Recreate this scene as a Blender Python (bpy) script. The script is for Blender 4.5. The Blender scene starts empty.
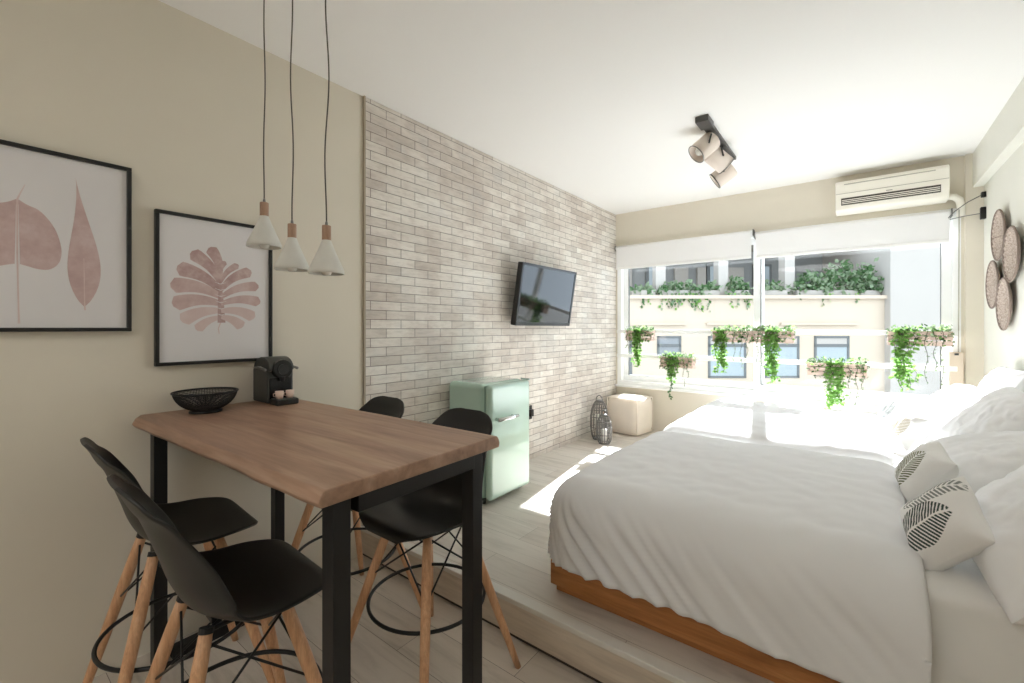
import bpy, bmesh, math, random
from mathutils import Vector, Matrix, noise
PI = math.pi
SC = bpy.context.scene
COL = SC.collection
random.seed(7)

# ------------------------------------------------------------------ helpers
def lin(c):
    def f(v):
        v = v / 255.0
        return v / 12.92 if v <= 0.04045 else ((v + 0.055) / 1.055) ** 2.4
    return (f(c[0]), f(c[1]), f(c[2]), 1.0)

class MB:
    """collects verts / faces / material indices of one mesh"""
    def __init__(s):
        s.v = []; s.f = []; s.m = []; s.attr = None
    def add(s, verts, faces, mi=0):
        o = len(s.v)
        s.v += [tuple(p) for p in verts]
        for f in faces:
            s.f.append(tuple(i + o for i in f)); s.m.append(mi)
        return s
    def box(s, x0, x1, y0, y1, z0, z1, mi=0):
        v = [(x0,y0,z0),(x1,y0,z0),(x1,y1,z0),(x0,y1,z0),(x0,y0,z1),(x1,y0,z1),(x1,y1,z1),(x0,y1,z1)]
        return s.add(v, [(0,3,2,1),(4,5,6,7),(0,1,5,4),(1,2,6,5),(2,3,7,6),(3,0,4,7)], mi)
    def tube(s, pts, r, n=8, mi=0, closed=False, caps=True):
        pts = [Vector(p) for p in pts]
        rs = r if isinstance(r, (list, tuple)) else [r] * len(pts)
        N = len(pts); o = len(s.v); ref = None
        for i, p in enumerate(pts):
            if closed: t = pts[(i+1) % N] - pts[i-1]
            else: t = pts[min(i+1, N-1)] - pts[max(i-1, 0)]
            t.normalize()
            if ref is None:
                ref = Vector((0,0,1)) if abs(t.z) < .9 else Vector((1,0,0))
            a = ref - t * ref.dot(t)
            if a.length < 1e-5: a = t.orthogonal()
            a.normalize(); ref = a; b = t.cross(a)
            for k in range(n):
                q = 2 * PI * k / n
                s.v.append(tuple(p + (a * math.cos(q) + b * math.sin(q)) * rs[i]))
        M_ = N if closed else N - 1
        for i in range(M_):
            for k in range(n):
                i2 = (i + 1) % N
                s.f.append((o+i*n+k, o+i*n+(k+1)%n, o+i2*n+(k+1)%n, o+i2*n+k)); s.m.append(mi)
        if caps and not closed:
            s.f.append(tuple(o+k for k in range(n))[::-1]); s.m.append(mi)
            s.f.append(tuple(o+(N-1)*n+k for k in range(n))); s.m.append(mi)
        return s
    def lathe(s, prof, n=32, c=(0,0,0), mi=0, sx=1, sy=1):
        o = len(s.v)
        for (r, z) in prof:
            for k in range(n):
                q = 2 * PI * k / n
                s.v.append((c[0] + r*sx*math.cos(q), c[1] + r*sy*math.sin(q), c[2] + z))
        for i in range(len(prof)-1):
            for k in range(n):
                s.f.append((o+i*n+k, o+i*n+(k+1)%n, o+(i+1)*n+(k+1)%n, o+(i+1)*n+k)); s.m.append(mi)
        for i, rev in ((0, True), (len(prof)-1, False)):
            if prof[i][0] > 1e-4:
                continue
        return s
    def disc(s, c, r, n=24, mi=0, up=True):
        o = len(s.v)
        for k in range(n):
            q = 2*PI*k/n; s.v.append((c[0]+r*math.cos(q), c[1]+r*math.sin(q), c[2]))
        f = tuple(range(o, o+n)); s.f.append(f if up else f[::-1]); s.m.append(mi)
        return s
    def grid(s, fn, nu, nv, mi=0, flip=False):
        o = len(s.v)
        for i in range(nu+1):
            for j in range(nv+1):
                s.v.append(tuple(fn(i/nu, j/nv)))
        for i in range(nu):
            for j in range(nv):
                a = o+i*(nv+1)+j
                f = (a, a+nv+1, a+nv+2, a+1)
                s.f.append(f[::-1] if flip else f); s.m.append(mi)
        return s
    def xform(s, mat):
        s.v = [tuple(mat @ Vector(p)) for p in s.v]; return s
    def build(s, name, mats, parent=None, loc=None, smooth=False, bevel=0, seg=2, sub=0, solid=0, off=0, auto=None):
        me = bpy.data.meshes.new(name)
        me.from_pydata(s.v, [], s.f)
        mats = mats if isinstance(mats, (list, tuple)) else [mats]
        for m in mats: me.materials.append(m)
        me.polygons.foreach_set('material_index', s.m)
        if s.attr is not None:
            a = me.attributes.new('print', 'FLOAT', 'POINT')
            a.data.foreach_set('value', s.attr)
        if smooth: me.polygons.foreach_set('use_smooth', [True]*len(me.polygons))
        me.update()
        o = bpy.data.objects.new(name, me); COL.objects.link(o)
        if parent is not None: o.parent = parent
        if loc is not None: o.location = loc
        if solid:
            md = o.modifiers.new('solid', 'SOLIDIFY'); md.thickness = solid; md.offset = off
        if bevel:
            md = o.modifiers.new('bevel', 'BEVEL'); md.width = bevel; md.segments = seg; md.limit_method = 'ANGLE'
            md.harden_normals = False
            me.polygons.foreach_set('use_smooth', [True]*len(me.polygons))
            wn = o.modifiers.new('wn', 'WEIGHTED_NORMAL'); wn.keep_sharp = False
        if sub:
            md = o.modifiers.new('sub', 'SUBSURF'); md.levels = sub; md.render_levels = sub
        return o

def tag(o, label, cat, group=None, kind=None):
    o['label'] = label; o['category'] = cat
    if group: o['group'] = group
    if kind: o['kind'] = kind
    return o
def empty(name, loc, rz=0):
    o = bpy.data.objects.new(name, None); COL.objects.link(o)
    o.location = loc; o.rotation_euler = (0, 0, rz); o.empty_display_size = .05
    return o
def structure(o):
    o['kind'] = 'structure'; return o
def copy_tree(o, parent=None):
    c = o.copy(); COL.objects.link(c)
    if parent is not None: c.parent = parent
    for ch in list(o.children): copy_tree(ch, c)
    return c
def orient(o, loc, normal, up):
    n = Vector(normal).normalized(); u = Vector(up); u = (u - n*u.dot(n)).normalized(); x = u.cross(n)
    m = Matrix(((x.x,u.x,n.x,0),(x.y,u.y,n.y,0),(x.z,u.z,n.z,0),(0,0,0,1)))
    o.matrix_world = Matrix.Translation(loc) @ m
def sm(a, b, x):
    t = max(0, min(1, (x-a)/(b-a))); return t*t*(3-2*t)

# ------------------------------------------------------------------ materials
def new_mat(name):
    m = bpy.data.materials.new(name); m.use_nodes = True
    nt = m.node_tree; b = nt.nodes['Principled BSDF']
    return m, nt, b
def N(nt, t, **kw):
    n = nt.nodes.new(t)
    for k, v in kw.items():
        if k in n.inputs: n.inputs[k].default_value = v
        else: setattr(n, k, v)
    return n
def ramp(nt, src, stops):
    r = nt.nodes.new('ShaderNodeValToRGB')
    e = r.color_ramp.elements
    while len(e) < len(stops): e.new(0.5)
    for i, (p, c) in enumerate(stops):
        e[i].position = p; e[i].color = c
    nt.links.new(src, r.inputs[0]); return r
def plain(name, c, rough=.5, metal=0, var=.0, scale=8, bump=0, bscale=60, coat=0, spec=.5, sheen=0):
    m, nt, b = new_mat(name)
    col = lin(c); b.inputs['Base Color'].default_value = col
    b.inputs['Roughness'].default_value = rough; b.inputs['Metallic'].default_value = metal
    b.inputs['Coat Weight'].default_value = coat; b.inputs['Specular IOR Level'].default_value = spec
    b.inputs['Sheen Weight'].default_value = sheen
    tc = N(nt, 'ShaderNodeTexCoord')
    if var:
        nz = N(nt, 'ShaderNodeTexNoise', Scale=scale, Detail=4.0)
        nt.links.new(tc.outputs['Object'], nz.inputs['Vector'])
        r = ramp(nt, nz.outputs['Fac'], [(.3, tuple(x*(1-var) for x in col[:3])+(1,)), (.7, tuple(min(1, x*(1+var)) for x in col[:3])+(1,))])
        nt.links.new(r.outputs[0], b.inputs['Base Color'])
    if bump:
        nz = N(nt, 'ShaderNodeTexNoise', Scale=bscale, Detail=3.0)
        nt.links.new(tc.outputs['Object'], nz.inputs['Vector'])
        bp = N(nt, 'ShaderNodeBump', Strength=bump, Distance=.01)
        nt.links.new(nz.outputs['Fac'], bp.inputs['Height']); nt.links.new(bp.outputs[0], b.inputs['Normal'])
    return m

def wood(name, dark, mid, light, axis='x', scale=1.0, rough=.5, bump=.1):
    m, nt, b = new_mat(name)
    tc = N(nt, 'ShaderNodeTexCoord'); mp = N(nt, 'ShaderNodeMapping')
    s = [9*scale, 9*scale, 9*scale]; s['xyz'.index(axis)] = .9*scale
    mp.inputs['Scale'].default_value = s
    nt.links.new(tc.outputs['Object'], mp.inputs[0])
    n1 = N(nt, 'ShaderNodeTexNoise', Scale=1.6, Detail=6.0, Roughness=.62, Distortion=.8)
    nt.links.new(mp.outputs[0], n1.inputs['Vector'])
    r = ramp(nt, n1.outputs['Fac'], [(.28, lin(dark)), (.5, lin(mid)), (.72, lin(light))])
    n2 = N(nt, 'ShaderNodeTexNoise', Scale=9.0, Detail=3.0); nt.links.new(mp.outputs[0], n2.inputs['Vector'])
    mx = N(nt, 'ShaderNodeMixRGB', blend_type='MULTIPLY'); mx.inputs[0].default_value = .35
    r2 = ramp(nt, n2.outputs['Fac'], [(.35, (.6,.6,.6,1)), (.6, (1,1,1,1))])
    nt.links.new(r.outputs[0], mx.inputs[1]); nt.links.new(r2.outputs[0], mx.inputs[2])
    nt.links.new(mx.outputs[0], b.inputs['Base Color'])
    b.inputs['Roughness'].default_value = rough
    bp = N(nt, 'ShaderNodeBump', Strength=bump, Distance=.004)
    nt.links.new(n2.outputs['Fac'], bp.inputs['Height']); nt.links.new(bp.outputs[0], b.inputs['Normal'])
    return m

def plank_mat(name, c1, c2, gap, row=.19, width=1.25, axis_y=False, offs=0.0):
    m, nt, b = new_mat(name)
    tc = N(nt, 'ShaderNodeTexCoord'); mp = N(nt, 'ShaderNodeMapping')
    mp.inputs['Location'].default_value = (offs, offs*.37, 0)
    nt.links.new(tc.outputs['Object'], mp.inputs[0])
    br = N(nt, 'ShaderNodeTexBrick'); br.offset = .37; br.squash = 1
    br.inputs['Color1'].default_value = lin(c1); br.inputs['Color2'].default_value = lin(c2)
    br.inputs['Mortar'].default_value = lin(gap)
    br.inputs['Scale'].default_value = 1; br.inputs['Mortar Size'].default_value = .0012
    br.inputs['Mortar Smooth'].default_value = .3
    br.inputs['Brick Width'].default_value = width; br.inputs['Row Height'].default_value = row
    nt.links.new(mp.outputs[0], br.inputs['Vector'])
    m2 = N(nt, 'ShaderNodeMapping'); m2.inputs['Scale'].default_value = (1.6, 14, 4)
    nt.links.new(tc.outputs['Object'], m2.inputs[0])
    nz = N(nt, 'ShaderNodeTexNoise', Scale=1.4, Detail=6.0, Roughness=.6, Distortion=.6)
    nt.links.new(m2.outputs[0], nz.inputs['Vector'])
    r = ramp(nt, nz.outputs['Fac'], [(.28, (.66,.64,.62,1)), (.5, (.95,.95,.95,1)), (.75, (1,1,1,1))])
    mx = N(nt, 'ShaderNodeMixRGB', blend_type='MULTIPLY'); mx.inputs[0].default_value = .8
    nt.links.new(br.outputs['Color'], mx.inputs[1]); nt.links.new(r.outputs[0], mx.inputs[2])
    nt.links.new(mx.outputs[0], b.inputs['Base Color'])
    b.inputs['Roughness'].default_value = .5
    return m

def brick_mat():
    m, nt, b = new_mat('whitewashed_brick')
    tc = N(nt, 'ShaderNodeTexCoord'); sp = N(nt, 'ShaderNodeSeparateXYZ'); cb = N(nt, 'ShaderNodeCombineXYZ')
    nt.links.new(tc.outputs['Object'], sp.inputs[0])
    nt.links.new(sp.outputs['Y'], cb.inputs['X']); nt.links.new(sp.outputs['Z'], cb.inputs['Y'])
    mp = N(nt, 'ShaderNodeMapping'); mp.inputs['Location'].default_value = (.12, .012, 0)
    nt.links.new(cb.outputs[0], mp.inputs[0])
    def bricks(a, c, mortar):
        br = N(nt, 'ShaderNodeTexBrick'); br.offset = .5
        br.inputs['Color1'].default_value = a; br.inputs['Color2'].default_value = c; br.inputs['Mortar'].default_value = mortar
        br.inputs['Scale'].default_value = 1; br.inputs['Mortar Size'].default_value = .0026
        br.inputs['Mortar Smooth'].default_value = .4; br.inputs['Bias'].default_value = 0
        br.inputs['Brick Width'].default_value = .222; br.inputs['Row Height'].default_value = .0555
        nt.links.new(mp.outputs[0], br.inputs['Vector']); return br
    b1 = bricks(lin((236,234,229)), lin((206,200,193)), lin((128,122,116)))
    # blotches of pinkish and grey wash
    nz = N(nt, 'ShaderNodeTexNoise', Scale=2.2, Detail=4.0, Roughness=.65); nt.links.new(mp.outputs[0], nz.inputs['Vector'])
    r = ramp(nt, nz.outputs['Fac'], [(.3, lin((240,240,238))), (.47, lin((248,244,238))), (.58, lin((232,224,217))), (.72, lin((222,220,218)))])
    m2 = N(nt, 'ShaderNodeMapping'); m2.inputs['Scale'].default_value = (5, 22, 1); nt.links.new(mp.outputs[0], m2.inputs[0])
    n2 = N(nt, 'ShaderNodeTexNoise', Scale=2.0, Detail=6.0, Roughness=.7); nt.links.new(m2.outputs[0], n2.inputs['Vector'])
    r2 = ramp(nt, n2.outputs['Fac'], [(.32, (.62,.60,.58,1)), (.55, (1,1,1,1))])
    mx = N(nt, 'ShaderNodeMixRGB', blend_type='MULTIPLY'); mx.inputs[0].default_value = 1
    nt.links.new(b1.outputs['Color'], mx.inputs[1]); nt.links.new(r.outputs[0], mx.inputs[2])
    mx2 = N(nt, 'ShaderNodeMixRGB', blend_type='MULTIPLY'); mx2.inputs[0].default_value = .6
    nt.links.new(mx.outputs[0], mx2.inputs[1]); nt.links.new(r2.outputs[0], mx2.inputs[2])
    g = N(nt, 'ShaderNodeGamma', Gamma=.8); nt.links.new(mx2.outputs[0], g.inputs[0])
    nt.links.new(g.outputs[0], b.inputs['Base Color'])
    b.inputs['Roughness'].default_value = .7
    inv = N(nt, 'ShaderNodeMath', operation='SUBTRACT'); inv.inputs[0].default_value = 1; nt.links.new(b1.outputs['Fac'], inv.inputs[1])
    ad = N(nt, 'ShaderNodeMath', operation='MULTIPLY_ADD'); nt.links.new(n2.outputs['Fac'], ad.inputs[0]); ad.inputs[1].default_value = .35
    nt.links.new(inv.outputs[0], ad.inputs[2])
    bp = N(nt, 'ShaderNodeBump', Strength=.6, Distance=.004)
    nt.links.new(ad.outputs[0], bp.inputs['Height']); nt.links.new(bp.outputs[0], b.inputs['Normal'])
    return m

def glass_mat(name, tint=(1,1,1,1)):
    m = bpy.data.materials.new(name); m.use_nodes = True; nt = m.node_tree; nt.nodes.clear()
    out = N(nt, 'ShaderNodeOutputMaterial'); mix = N(nt, 'ShaderNodeMixShader'); tr = N(nt, 'ShaderNodeBsdfTransparent')
    gl = N(nt, 'ShaderNodeBsdfGlossy', Roughness=.02); fr = N(nt, 'ShaderNodeFresnel', IOR=1.3)
    tr.inputs[0].default_value = tint
    nt.links.new(fr.outputs[0], mix.inputs[0]); nt.links.new(tr.outputs[0], mix.inputs[1]); nt.links.new(gl.outputs[0], mix.inputs[2])
    nt.links.new(mix.outputs[0], out.inputs[0]); return m
def translucent(name, c, fac=.4):
    m = bpy.data.materials.new(name); m.use_nodes = True; nt = m.node_tree; nt.nodes.clear()
    out = N(nt, 'ShaderNodeOutputMaterial'); mix = N(nt, 'ShaderNodeMixShader'); d = N(nt, 'ShaderNodeBsdfDiffuse'); t = N(nt, 'ShaderNodeBsdfTranslucent')
    tc = N(nt, 'ShaderNodeTexCoord'); nz = N(nt, 'ShaderNodeTexNoise', Scale=9.0); nt.links.new(tc.outputs['Object'], nz.inputs['Vector'])
    col = lin(c)
    r = ramp(nt, nz.outputs['Fac'], [(.3, tuple(x*.8 for x in col[:3])+(1,)), (.7, tuple(min(1, x*1.15) for x in col[:3])+(1,))])
    nt.links.new(r.outputs[0], d.inputs[0]); nt.links.new(r.outputs[0], t.inputs[0])
    mix.inputs[0].default_value = fac
    nt.links.new(d.outputs[0], mix.inputs[1]); nt.links.new(t.outputs[0], mix.inputs[2]); nt.links.new(mix.outputs[0], out.inputs[0])
    return m
def print_mat(name, base, ink):
    m, nt, b = new_mat(name)
    at = N(nt, 'ShaderNodeAttribute', attribute_name='print')
    mx = N(nt, 'ShaderNodeMixRGB'); mx.inputs[1].default_value = lin(base); mx.inputs[2].default_value = lin(ink)
    nt.links.new(at.outputs['Fac'], mx.inputs[0]); nt.links.new(mx.outputs[0], b.inputs['Base Color'])
    b.inputs['Roughness'].default_value = .9; b.inputs['Specular IOR Level'].default_value = .1
    return m

def mottled(name, a, b_, c, scale=6, rough=.9):
    m, nt, b = new_mat(name)
    tc = N(nt, 'ShaderNodeTexCoord'); nz = N(nt, 'ShaderNodeTexNoise', Scale=scale, Detail=5.0, Roughness=.6)
    nt.links.new(tc.outputs['Object'], nz.inputs['Vector'])
    r = ramp(nt, nz.outputs['Fac'], [(.3, lin(a)), (.5, lin(b_)), (.7, lin(c))])
    nt.links.new(r.outputs[0], b.inputs['Base Color']); b.inputs['Roughness'].default_value = rough
    return m

WALL = plain('khaki_cream_paint', (220,213,198), .85, var=.015, scale=3, spec=.2)
WALLR = plain('pale_cream_wall', (226,225,216), .85, var=.015, scale=3, spec=.2)  # lighter tone than the other walls, for right wall and beam
CEIL = plain('white_ceiling_paint', (243,242,240), .9, spec=.1)
BRICK = brick_mat()
FLOOR = plank_mat('washed_oak_floor', (214,203,190), (201,190,177), (120,110,100))
DECK = plank_mat('washed_oak_platform', (219,212,202), (206,197,186), (150,140,130), offs=.43)
RISER = wood('washed_oak_riser', (186,170,152), (206,192,174), (216,204,188), 'x', .7, .55, .03)
NOSE = plain('step_nosing', (214,210,202), .4, var=.03)
GAP = plain('shadow_gap', (60,50,42), .8)
TRIMB = plain('corner_profile', (168,156,136), .5, var=.02)
PVC = plain('white_pvc', (242,243,243), .35, var=.01)
GASKET = plain('rubber_gasket', (90,92,92), .6)
GLASS = glass_mat('window_glass')
BLIND = plain('white_blind_fabric', (238,238,238), .9, spec=.1)
BLINDBAR = plain('blind_bar', (245,245,244), .4)
CHROME = plain('chrome', (210,212,212), .12, 1, spec=.5)
STEEL = plain('brushed_grey_steel', (130,130,128), .4, 1)
BLACKM = plain('black_steel', (26,26,27), .45, 0, var=.05, spec=.4)
BLACKP = plain('black_plastic', (24,24,23), .42, 0, var=.04, bump=.02, bscale=300, spec=.5)
BLACKG = plain('gloss_black_plastic', (22,22,23), .18)
DGREY = plain('dark_grey_plastic', (52,54,52), .35)
TABLEW = wood('acacia_tabletop', (130,100,82), (164,130,108), (186,156,134), 'x', .8, .42, .05)
BEECH = wood('beech_legs', (188,138,100), (212,164,124), (226,184,146), 'z', 3, .5, .02)
PINE = wood('orange_pine', (146,92,48), (184,122,68), (204,146,88), 'x', 1.2, .5, .05)
PINEY = wood('orange_pine_foot', (146,92,48), (184,122,68), (204,146,88), 'y', 1.2, .5, .05)
LINEN = plain('white_cotton', (233,233,234), .95, bump=.05, bscale=500, spec=.1, sheen=.1)
SHEET = plain('white_sheet', (236,235,232), .95, bump=.05, bscale=400, spec=.1)
PILLOW = plain('white_pillow_cotton', (243,243,244), .95, bump=.05, bscale=400, spec=.1)
CONCRETE = plain('pale_concrete', (214,213,206), .8, var=.04, scale=20, bump=.05)
NECKW = wood('walnut_neck', (150,118,96), (174,140,116), (190,156,132), 'z', 4, .5, .02)
CORD = plain('grey_cord', (92,86,78), .8)
BULB = plain('frosted_bulb', (240,240,235), .25)
PAPER = plain('art_paper', (221,218,218), .6, coat=.15)
INKP = mottled('pink_ink', (184,157,153), (198,173,169), (209,190,187), 14)
INKD = mottled('dusty_pink_ink', (170,141,138), (186,160,156), (204,183,180), 22)
INKL = mottled('light_pink_ink', (206,184,180), (212,192,188), (218,204,201), 10)
MINT = plain('mint_enamel', (180,208,195), .16, coat=.6, spec=.5)
MINTD = plain('mint_seal', (130,160,146), .5)
SCREEN = plain('tv_screen', (10,12,12), .06, spec=.7)
BEZEL = plain('tv_bezel', (28,28,29), .3)
CREAM = plain('cream_leather', (232,222,208), .6, var=.03, bump=.04, bscale=120)
WAX = plain('white_wax', (240,238,232), .5)
LANT = plain('grey_wire', (126,124,122), .5, .2)
AC = plain('ac_white_plastic', (240,236,224), .4)
ACD = plain('ac_dark_vent', (70,66,58), .7)
ACG = plain('ac_grey_line', (176,172,160), .5)
FABRIC = plain('beige_lamp_fabric', (234,222,211), .85, bump=.06, bscale=300)
TRACKM = plain('track_charcoal', (70,68,66), .45)
WICKER = mottled('woven_wicker', (140,124,112), (182,166,154), (210,196,184), 90)
WICKERD = plain('wicker_rim', (136,120,110), .8)
CRATE = wood('pinkish_crate_wood', (186,158,142), (216,190,176), (228,206,194), 'x', 3, .7, .05)
LEAFM = translucent('ivy_green', (136,178,100), .5)
LEAFD = translucent('deep_green', (84,112,74), .3)
LEAFS = translucent('sage_green', (140,156,126), .35)
STEMM = plain('dark_stem', (66,62,44), .8)
SOIL = plain('potting_soil', (70,56,46), .95, var=.2, scale=50)
BEIGEP = plain('beige_plastic', (216,200,182), .5)
FACADE = plain('cream_stucco', (188,172,152), .9, var=.03, scale=.7)
FACW = plain('white_stucco', (168,161,152), .9, var=.02, scale=.6)
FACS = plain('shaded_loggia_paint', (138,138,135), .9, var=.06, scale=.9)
FACGL = plain('street_window_glass', (146,154,154), .12, spec=.6)
FACFR = plain('grey_window_frame', (96,98,96), .6)
SHUT = plain('grey_shutter', (128,130,130), .7)
ASPH = plain('asphalt', (120,118,114), .9, var=.05)

# ------------------------------------------------------------------ constants of the place
ZC, ZP = 2.68, .168          # ceiling, platform
YW, XR = 4.93, 3.05          # window wall, right wall
YN = -3.2                    # wall behind the camera
YS = 1.505                   # platform edge

# ------------------------------------------------------------------ setting
structure(MB().box(-.1, XR+.1, YN-.1, YS+.02, -.1, 0).build('floor', FLOOR))
b = MB().box(-.1, XR+.1, YS, YW+.25, 0, ZP)
structure(b.build('floor_platform', DECK))
b = MB().box(0, XR, YS-.016, YS-.0005, .018, ZP-.02)
structure(b.build('trim_1', RISER, bevel=.001))
structure(MB().box(0, XR, YS-.008, YS-.0005, 0.001, .018).build('trim_2', GAP))  # dark strip, its colour stands in for the shade below the riser
b = MB().box(0, XR, YS-.022, YS+.03, ZP-.02, ZP+.003)
structure(b.build('trim_3', NOSE, bevel=.004))
structure(MB().box(-.1, XR+.1, YN-.1, YW+.25, ZC, ZC+.1).build('ceiling', CEIL))
structure(MB().box(-.1, 0, YN-.1, YW+.25, 0, ZC).build('wall_left', WALL))
structure(MB().box(0, .012, YS+.006, YW, ZP, ZC-.004).build('wall_left_brick', BRICK))
structure(MB().box(0, .016, YS-.004, YS+.006, ZP+.003, ZC).build('trim_4', TRIMB))
structure(MB().box(XR, XR+.1, YN-.1, YW+.25, 0, ZC).build('wall_right', WALLR))
structure(MB().box(XR-.06, XR, YN, YW, 2.415, ZC).build('wall_right_beam', WALLR))
structure(MB().box(-.1, XR+.1, YN-.1, YN, 0, ZC).build('wall_near', WALL))
OX0, OX1, OZ0, OZ1 = .03, 2.93, .655, 2.275
b = MB()
b.box(0, OX0, YW, YW+.2, ZP, ZC); b.box(OX1, XR, YW, YW+.2, ZP, ZC)
b.box(OX0, OX1, YW, YW+.2, ZP, OZ0); b.box(OX0, OX1, YW, YW+.2, OZ1, ZC)
structure(b.build('wall_far', WALL))
b = MB(); b.box(OX1+.02, XR-.0, YW-.03, YW, ZP, ZC)
structure(b.build('wall_far_return', WALL))
structure(MB().box(.02, OX1+.01, YW-.045, YW+.06, OZ0-.022, OZ0+.003).build('trim_sill', PVC, bevel=.005))

# window: fixed frame, two sliding sashes with panes
win = structure(empty('window_1', (0, YW+.03, 0)))
fr = MB()
z0, z1 = OZ0, OZ1
fr.box(OX0, OX1, -.035, .08, z0, z0+.05); fr.box(OX0, OX1, -.035, .08, z1-.05, z1)
fr.box(OX0, OX0+.05, -.035, .08, z0+.05, z1-.05); fr.box(OX1-.05, OX1, -.035, .08, z0+.05, z1-.05)
fr.build('window_frame', PVC, win, bevel=.004)
def sash(x0, x1, y0, y1, gl, gr):
    s = MB(); w = .06
    a, c = z0+.05, z1-.05
    s.box(x0, x1, y0, y1, a, a+w); s.box(x0, x1, y0, y1, c-w, c)
    s.box(x0, x0+w, y0, y1, a+w, c-w); s.box(x1-w, x1, y0, y1, a+w, c-w)
    so = s.build('sash', PVC, win, bevel=.004)
    g = MB(); e = .005
    ym = (y0+y1)/2
    g.box(x0+w-.001, x0+w+e, y0+.004, y1-.004, a+w, c-w); g.box(x1-w-e, x1-w+.001, y0+.004, y1-.004, a+w, c-w)
    g.box(x0+w, x1-w, y0+.004, y1-.004, a+w, a+w+e)
    g.build('gasket', GASKET, so)
    MB().box(x0+w, x1-w, ym-.003, ym+.003, a+w, c-w).build('pane', GLASS, so)
sash(OX0+.05, 1.555, .032, .068, 0, 0)
sash(1.47, OX1-.05, -.012, .026, 0, 0)

# ------------------------------------------------------------------ rails inside the window, with crate planters
def rail(z, x0, x1, label):
    r = empty('window_rail', ((x0+x1)/2, YW-.075, z))
    h = (x1-x0)/2
    MB().box(-h, h, -.008, .008, -.02, .02).build('bar', PVC, r, bevel=.003)
    for s in (-1, 1):
        MB().box(s*h-.02, s*h+.02, .008, .0745+.0, -.018, .018).build('bracket', PVC, r, bevel=.002)
    tag(r, label, 'rail', 'white safety rails across the window')
    return r
rail(1.285, .07, 2.9, 'upper white safety rail across the inside of the window')
rail(1.005, .07, 2.9, 'lower white safety rail across the inside of the window')

def leaf(mb, p, d, nrm, s, mi=0):
    d = Vector(d).normalized(); n = Vector(nrm); w = d.cross(n)
    if w.length < 1e-4: w = d.orthogonal()
    w.normalize(); p = Vector(p); nn = w.cross(d)
    v = [p, p+d*s*.45+w*s*.36+nn*s*.06, p+d*s, p+d*s*.45-w*s*.36+nn*s*.06, p+d*s*.5-nn*s*.05]
    mb.add(v, [(0,4,1),(1,4,2),(2,4,3),(3,4,0)], mi)
def rnd(a, b_): return random.uniform(a, b_)
def rvec(): return Vector((rnd(-1,1), rnd(-1,1), rnd(-1,1)))

def planter(x, zr, w, strands, label, tail=None, pale=None, bush=None):
    """slatted wooden crate hung on the rail at height zr; strands = [(dx, length, width)]"""
    yb = YW-.075-.008
    r = empty('hanging_planter', (x, yb, zr))
    d, h = .11, .105
    c = MB()
    for k in range(3):
        zt = .012-k*.038
        for yy in (-.002, -d):
            c.box(-w/2, w/2, yy-.008, yy, zt-.03, zt)
    for s in (-1, 1):
        for k in range(3):
            zt = .012-k*.038
            xa = s*w/2
            c.box(min(xa, xa-s*.01), max(xa, xa-s*.01), -d, -.01, zt-.03, zt)
        for yy in (-.018, -d+.008):
            c.box(s*(w/2-.012)-.008, s*(w/2-.012)+.008, yy-.008, yy+.0, -.095, .012)
    c.box(-w/2+.004, w/2-.004, -d, -.01, -.1, -.092)
    c.build('crate', CRATE, r)
    MB().grid(lambda u, v: (-w/2+.014+u*(w-.028), -d+.012+v*(d-.03), -.012+.008*noise.noise((u*9, v*5, x))), 12, 5).build('soil', SOIL, r, smooth=True)
    for s in (-1, 1):
        hk = MB(); xx = s*w*.33
        hk.tube([(xx, -.004, -.03), (xx, -.003, .026), (xx, .008, .031), (xx, .02, .026), (xx, .02, -.01)], .003, 6)
        hk.build('hook', STEEL, r)
    f = MB()
    bx = bush if bush else (-w/2, w/2)
    for i in range(420):
        px = rnd(*bx); py = rnd(-d-.035, .0); pz = rnd(-.03, .055) if py > -d else rnd(-.11, .04)
        dv = Vector((rnd(-1,1), rnd(-1.2,.5), rnd(-.9,.9)))
        leaf(f, (px, py, pz), dv, rvec(), rnd(.02,.036), random.choice((0,1,2,2)))
    f.build('foliage', [LEAFD, LEAFM, LEAFS], r)
    v = MB()
    for (dx, ln, wd) in strands:
        for q in range(11):
            ox = dx + rnd(-wd, wd)*.8; l2 = ln*rnd(.65, 1.0)
            pts = [Vector((ox, -d*.8, .0)), Vector((ox, -d-.018, .02))]
            n = int(l2/.03)
            for k in range(1, n+1):
                pts.append(Vector((ox + .02*math.sin(k*.7+q*2)+rnd(-.006,.006), -d-.022+rnd(-.012,.006), -k*.03+.01)))
            v.tube(pts, .0016, 4, 1)
            for k in range(1, len(pts)):
                for _ in range(3):
                    leaf(v, pts[k]+rvec()*.006, Vector((rnd(-1,1), rnd(-1,.3), rnd(-1,.2))), rvec(), rnd(.026,.042), 0)
    v.build('trailing_vine', [LEAFM, STEMM], r)
    if tail:
        t = MB(); dx, a, b_ = tail
        pts = [Vector((dx+.01*math.sin(k*.9), -d-.024, -a-(b_-a)*k/8)) for k in range(9)]
        t.tube(pts, .002, 4, 1)
        for p in pts:
            for _ in range(4): leaf(t, p+rvec()*.004, Vector((rnd(-1,1), rnd(-1,.3), rnd(-1,.3))), rvec(), rnd(.02,.03), 0)
        t.build('withered_tail', [LEAFD, STEMM], r)
    if pale:
        t = MB()
        for (dx, ln) in pale:
            pts = [Vector((dx+.01*math.sin(k*1.1+dx*50), -d-.012, .02-k*ln/10)) for k in range(11)]
            t.tube(pts, .0016, 4, 1)
            for p in pts:
                for _ in range(2): leaf(t, p+rvec()*.004, Vector((rnd(-1,1), rnd(-1,.3), rnd(-1,.3))), rvec(), rnd(.014,.022), 0)
        t.build('thin_runner', [LEAFS, STEMM], r)
    tag(r, label, 'planter', 'crate planters hung on the window rails')
    return r
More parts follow.
